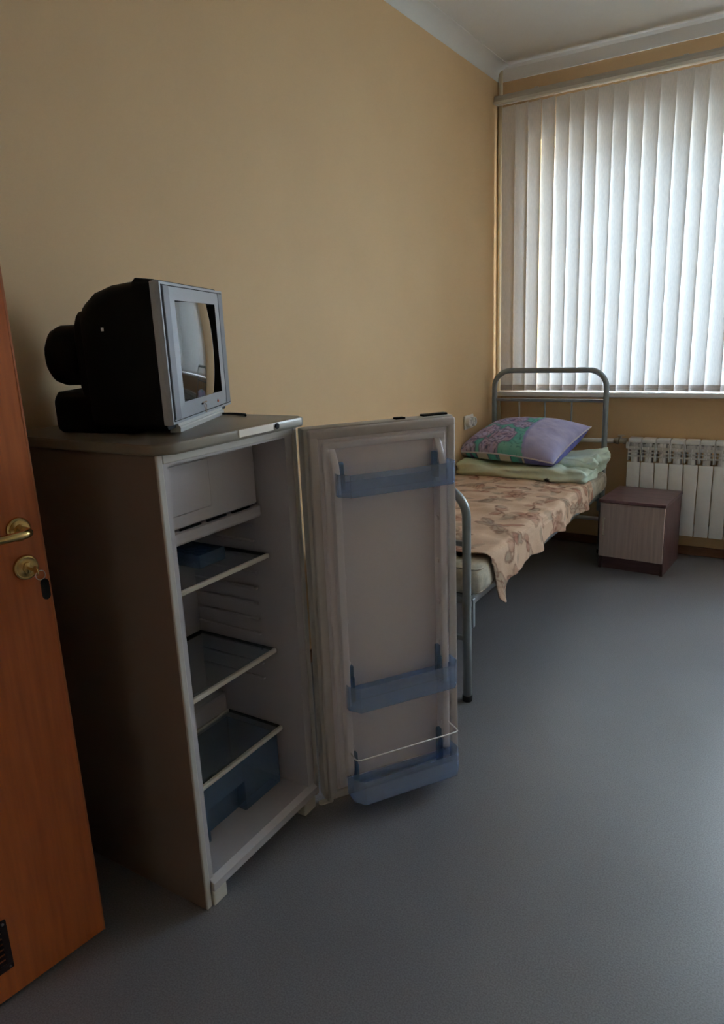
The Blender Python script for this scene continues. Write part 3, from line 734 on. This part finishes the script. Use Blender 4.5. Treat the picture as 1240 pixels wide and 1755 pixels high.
# crisper drawer with a recessed pull
DA, DB = IA + .008, IB - .018
cr = MB(); zc0, zc1 = IZ0 + .002, .246; th = .003; yq0, yq1 = DA + .085, DB - .155
def panelx(x0, x1, y0, y1, z0, z1): cr.box(x0, x1, y0, y1, z0, z1)
panelx(.492, .495, DA, yq0, zc0, zc1); panelx(.492, .495, yq1, DB, zc0, zc1); panelx(.492, .495, yq0, yq1, .175, zc1)
panelx(.462, .465, yq0, yq1, zc0, .175); cr.box(.465, .492, yq0, yq0 + th, zc0, .175); cr.box(.465, .492, yq1 - th, yq1, zc0, .175); cr.box(.465, .492, yq0, yq1, .172, .175)
cr.box(.297, .462, DA, DA + th, zc0, zc1); cr.box(.297, .492, DB - th, DB, zc0, zc1); cr.box(.297, .300, DA, DB, zc0, zc1); cr.box(.297, .462, DA, DB, zc0, zc0 + th)
obj('crisper_drawer', cr, M['blue_deep'], fr)
# egg tray on the top shelf
eg = thing('egg_tray', 'blue clear plastic egg tray on the top glass shelf inside the refrigerator', 'tray', (.33, 1.36, .802))
et = MB(); ex0, ex1, ey0, ey1 = .245, .415, 1.295, 1.395; ez = .802
et.box(ex0, ex1, ey0, ey0 + .0025, ez, ez + .035).box(ex0, ex1, ey1 - .0025, ey1, ez, ez + .035).box(ex0, ex0 + .0025, ey0, ey1, ez, ez + .035).box(ex1 - .0025, ex1, ey0, ey1, ez, ez + .035)
et.box(ex0, ex1, ey0, ey1, ez + .020, ez + .0225)
obj('tray_body', et, M['blue_deep'], eg)
for i in range(4):
    for j in range(2):
        obj('egg_cup', MB().lathe([(.008, 0), (.014, .008), (.019, .020), (.019, .0265), (.017, .0265), (.0165, .0228)], 14, Matrix.Translation((ex0 + .024 + i * .0408, ey0 + .026 + j * .048, ez + .0002))), M['blue_deep'], eg)

# fridge door, swung wide on its right-hand hinge; local x from hinge to free edge, -y inside
DTH = math.radians(56)
DRL = Vector((.640, 1.507, 0)) - Vector(((FX0 + FX1) / 2, (FA + FB) / 2, 0))
DWD, DZ0, DZ1 = .452, .030, 1.156
skin = MB(); skin.box(-.010, DWD, .006, .052, DZ0, DZ1, .006)
fd = obj('fridge_door', skin, M['steel_body'], fr, local=True, auto=40, loc=DRL, rz=DTH)
def dpart(name, mb, m, **k): return obj(name, mb, m, fd, local=True, **k)
# magnetic gasket: a rounded picture frame
def frame(x0, x1, z0, z1, wd, y0, y1, bev):
    m = MB()
    m.box(x0, x1, y0, y1, z0, z0 + wd, bev); m.box(x0, x1, y0, y1, z1 - wd, z1, bev)
    m.box(x0, x0 + wd, y0, y1, z0 + wd * .6, z1 - wd * .6, bev); m.box(x1 - wd, x1, y0, y1, z0 + wd * .6, z1 - wd * .6, bev)
    return m
dpart('door_gasket', frame(.000, DWD - .004, DZ0 + .006, DZ1 - .005, .026, -.011, .008, .005), M['gasket'], auto=50)
lin_ = MB(); lin_.box(.024, DWD - .026, -.004, .007, DZ0 + .028, DZ1 - .028, .004)
lx0, lx1, lz0, lz1 = .036, DWD - .038, DZ0 + .042, DZ1 - .040
def rim(x0, x1, z0, z1, wd, y0):
    lin_.box(x0, x1, y0, 0, z0, z0 + wd, .006, 3); lin_.box(x0, x1, y0, 0, z1 - wd, z1, .006, 3)
    lin_.box(x0, x0 + wd, y0, 0, z0, z1, .006, 3); lin_.box(x1 - wd, x1, y0, 0, z0, z1, .006, 3)
rim(lx0, lx1, lz0, lz1, .020, -.015)
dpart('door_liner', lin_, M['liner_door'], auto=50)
# ribs that carry the bins, curving back at the top
for x0, x1 in ((.052, .072), (DWD - .076, DWD - .056)):
    pr = [(-.012, DZ0 + .075), (-.034, DZ0 + .085)] + [(-.042, DZ0 + .11), (-.042, DZ1 - .165)] + [(-.040, DZ1 - .13), (-.034, DZ1 - .10), (-.025, DZ1 - .075), (-.012, DZ1 - .056)] + [(.0, DZ1 - .056), (.0, DZ0 + .075)]
    rb = MB(); rb.prism(pr, x0, x1, 'x', .005, 2)
    ro3 = dpart('bin_rib', rb, M['liner_door'], auto=45)
    for zz in (.22, .30, .48, .56, .64, .72, .80, .88):
        pass
for x, sx in ((.072, 1), (DWD - .076, -1)):
    for zz in (.20, .47, .60, .73, .86):
        dpart('bin_peg', MB().box(min(x, x + sx * .006), max(x, x + sx * .006), -.034, -.022, zz, zz + .014, .002, 1), M['liner_door'])
def door_bin(z0, z1, depth, lip):
    m = MB(); x0, x1, ya, yb = .056, DWD - .036, -.016, -depth; t_ = .0025; c_ = .030
    # tray outline seen from above with clipped front corners
    out = [(x0, ya), (x0, yb + c_), (x0 + c_ * .8, yb), (x1 - c_ * .8, yb), (x1, yb + c_), (x1, ya)]
    def wall(p, q, za, zb):
        a_ = Vector((p[0], p[1], 0)); b_ = Vector((q[0], q[1], 0)); d_ = (b_ - a_); L_ = d_.length; an = math.atan2(d_.y, d_.x)
        m.box(0, L_, 0, t_, za, zb, 0, 1, Matrix.Translation((p[0], p[1], 0)) @ Matrix.Rotation(an, 4, 'Z'))
    for p, q in zip(out, out[1:]):
        wall(p, q, z0, z1)
    wall(out[-1], out[0], z0, z0 + lip)
    m.prism([(p[0], p[1]) for p in out], z0, z0 + t_, 'z')
    return m
b1 = dpart('door_bin', door_bin(.975, 1.036, .088, .03), M['blue'])
b2 = dpart('door_bin', door_bin(.345, .420, .088, .05), M['blue'])
b3 = dpart('door_bin', door_bin(.048, .122, .095, .05), M['blue'])
# thicker blue hangers at both ends of each bin
for (za, zb) in ((.99, 1.062), (.36, .468), (.065, .185)):
    for xa in (.0735, DWD - .0905):
        h_ = MB(); h_.box(xa, xa + .013, -.034, -.016, za, zb, .003); h_.box(xa + .003, xa + .010, -.046, -.034, za, zb - .03, .002)
        dpart('bin_hanger', h_, M['blue_deep'])
wr = MB(); wr.tube([(.060, -.018, .196), (.060, -.075, .196), (.063, -.085, .196), (.072, -.089, .196), (DWD - .062, -.089, .196), (DWD - .052, -.085, .196), (DWD - .049, -.075, .196), (DWD - .049, -.018, .196)], .0022, 8)
dpart('retainer_wire', wr, mat('white_wire', (.80, .80, .78), .3), smooth=True)
hg = MB(); hg.box(-.004, .030, .004, .040, .0, .0295, .004)
dpart('lower_hinge', MB().tube([(.010, .020, .012), (.010, .020, .0305)], .009, 12).prism(rrect(-.026, .020, .012, .032, .008, 4), .012, .016, 'z'), mat('hinge_white', (.50, .48, .45), .4), auto=40)
dpart('top_plug', MB().box(.27, .30, .012, .034, DZ1 - .001, DZ1 + .005, .002), M['black_plastic'])
dpart('top_plug', MB().box(.36, .44, .018, .040, DZ1 - .001, DZ1 + .006, .002), M['black_plastic'])
# power cable lying on top: part of the TV, built below

# ================================================================== TELEVISION
tw = Vector((-.441, .897, 0)); tn = Vector((.897, .441, 0))
tc0 = Vector((.4075, 1.372, TZ)) - tw * .018
TRZ = math.atan2(tn.y, tn.x) + PI / 2               # local -y looks out of the screen, local x runs left to right seen from the front
tv = thing('television', 'bulky silver-fronted black tube television on top of the refrigerator', 'television', tc0, TRZ)
HW = .240
# bezel: frame with deep opening
sx0, sx1, sz0, sz1 = -.158, .152, .069, .300
bz0, bz1 = .022, .340
bz = MB()
def bezelring(ins, y):
    return None
def quadframe(m, ox0, ox1, oz0, oz1, ix0, ix1, iz0, iz1, yo, yi):
    """sloped frame from outer rectangle at depth yo to inner rectangle at yi"""
    O = [m.bm.verts.new((x, yo, z)) for x, z in ((ox0, oz0), (ox1, oz0), (ox1, oz1), (ox0, oz1))]
    I = [m.bm.verts.new((x, yi, z)) for x, z in ((ix0, iz0), (ix1, iz0), (ix1, iz1), (ix0, iz1))]
    for k_ in range(4): m.bm.faces.new((O[k_], O[(k_ + 1) % 4], I[(k_ + 1) % 4], I[k_]))
yF = -.012
quadframe(bz, -HW, HW, bz0, bz1, -HW + .002, HW - .002, bz0 + .002, bz1 - .002, -.002, yF)
quadframe(bz, -HW + .002, HW - .002, bz0 + .002, bz1 - .002, sx0, sx1, sz0, sz1, yF, yF - .003)
sr = MB(); quadframe(sr, sx0, sx1, sz0, sz1, sx0 + .003, sx1 - .003, sz0 + .003, sz1 - .003, yF - .003, .048)
quadframe(bz, -HW, HW, bz0, bz1, -HW + .002, HW - .002, bz0 + .002, bz1 - .002, -.002, .010)
bo = obj('front_bezel', bz, M['silver'], tv, local=True)
obj('screen_surround', sr, M['black_plastic'], bo, local=True)
# darker vertical speaker strips
for xa, xb in ((-HW + .013, -HW + .050), (HW - .050, HW - .013)):
    obj('speaker_strip', MB().box(xa, xb, yF - .0035, yF + .004, bz0 + .012, bz1 - .010, .0015, 1), M['silver_dark'], bo, local=True)
obj('bezel_groove', frame(-HW + .009, HW - .009, bz0 + .008, bz1 - .008, .0022, yF - .0012, yF + .003, 0), M['black_plastic'], bo, local=True)
# screen: bulging tube face
sc = MB(); hsx, hsz = (sx1 - sx0) / 2 - .001, (sz1 - sz0) / 2 - .001
def scf(u, v):
    a_, c_ = 2 * u - 1, 2 * v - 1
    return Vector(((sx0 + sx1) / 2 + a_ * hsx, -.028 + .030 * (.76 * a_ * a_ + .24 * c_ * c_) , (sz0 + sz1) / 2 + c_ * hsz))
sc.grid(36, 28, scf); obj('screen', sc, M['screen'], tv, local=True, smooth=True)
# controls and emblem under the screen
em = MB(); em.box(-.030, .004, yF - .0055, yF - .001, .052, .056, .001, 1)
em.tube([(-.012 + .008 * math.cos(t * PI / 8), yF - .005, .044 + .006 * math.sin(t * PI / 8)) for t in range(16)], .0012, 6, closed=True)
em.tube([(-.010 + .006 * math.cos(t * PI / 8), yF - .005, .033 + .0045 * math.sin(t * PI / 8)) for t in range(16)], .0012, 6, closed=True)
obj('emblem', em, M['chrome'], bo, local=True)
obj('button', MB().box(-.034, -.0285, yF - .0065, yF - .001, .0495, .0535, .001, 1), M['black_plastic'], bo, local=True)
obj('button', MB().lathe([(.0035, 0), (.0035, .003), (.002, .004)], 12, Matrix.Translation((.107, yF - .001, .046)) @ Matrix.Rotation(PI / 2, 4, 'X')), M['led'], bo, local=True)
# plinth in front
pl = MB(); pl.prism([(.0, .0), (-.006, .0), (-.008, .010), (-.006, .013), (-.002, .014), (-.002, .024), (.02, .024), (.02, 0)], -.182, .180, 'x', .0015)
obj('front_plinth', pl, mat('plinth_pale_silver', (.56, .57, .56), .4, .2), tv, local=True)
# black housing: stepped loft from the front frame to the back
def rr3(y, x0, x1, z0, z1, r, n=5): return [Vector((x, y, z)) for x, z in rrect(x0, x1, z0, z1, r, n)]
hs_ = MB()
hs_.loft([rr3(.004, -HW + .004, HW - .004, .012, .343, .010), rr3(.050, -HW + .012, HW - .012, .012, .349, .018), rr3(.060, -.222, .222, .012, .342, .02), rr3(.12, -.206, .206, .010, .338, .03), rr3(.17, -.190, .190, .008, .326, .04), rr3(.205, -.176, .176, .006, .304, .045), rr3(.212, -.170, .170, .006, .292, .045)])
ho = obj('housing', hs_, M['black_plastic'], tv, local=True, auto=40)
obj('rear_step', MB().loft([rr3(.195, -.166, .166, .06, .291, .04), rr3(.232, -.158, .158, .06, .288, .045), rr3(.240, -.150, .150, .07, .278, .045)]), M['black_plastic'], tv, local=True, auto=40)
obj('tube_cover', MB().loft([rr3(.225, -.124, .124, .112, .258, .04), rr3(.310, -.118, .118, .112, .258, .045), rr3(.335, -.110, .110, .120, .248, .045), rr3(.350, -.096, .096, .135, .230, .04)]), M['black_plastic'], tv, local=True, auto=40)
obj('chassis_base', MB().loft([rr3(.10, -.185, .185, .0, .09, .012), rr3(.24, -.155, .155, .0, .098, .014), rr3(.315, -.132, .132, .0, .100, .016), rr3(.328, -.122, .122, .002, .090, .02)]), M['black_plastic'], tv, local=True, auto=40)
sl = MB()
for i in range(9): sl.box(-.150 + i * .034, -.128 + i * .034, .085, .170, .3385, .3405, 0, 1, Matrix.Rotation(0, 4, 'X'))
obj('side_glint', MB().box(-.1985, -.1965, .135, .150, .238, .246, 0, 1), M['white_pvc'], tv, local=True)  # small white plate painted in as a glint on the housing side
# cable trailing across the fridge top behind the set
tvM = WM[tv.name]; A_ = Vector((.300, 1.400, TZ + .012))
cb_ = MB(); cb_.tube([Vector((.290, 1.46, TZ + .0045)), Vector((.335, 1.500, TZ + .004)), Vector((.370, 1.512, TZ + .0038)), Vector((.400, 1.516, TZ + .0035)), Vector((.430, 1.510, TZ + .0032)), Vector((.448, 1.490, TZ + .0032))], .003, 8)
obj('power_cable', cb_, M['black_rubber'], tv, smooth=True)
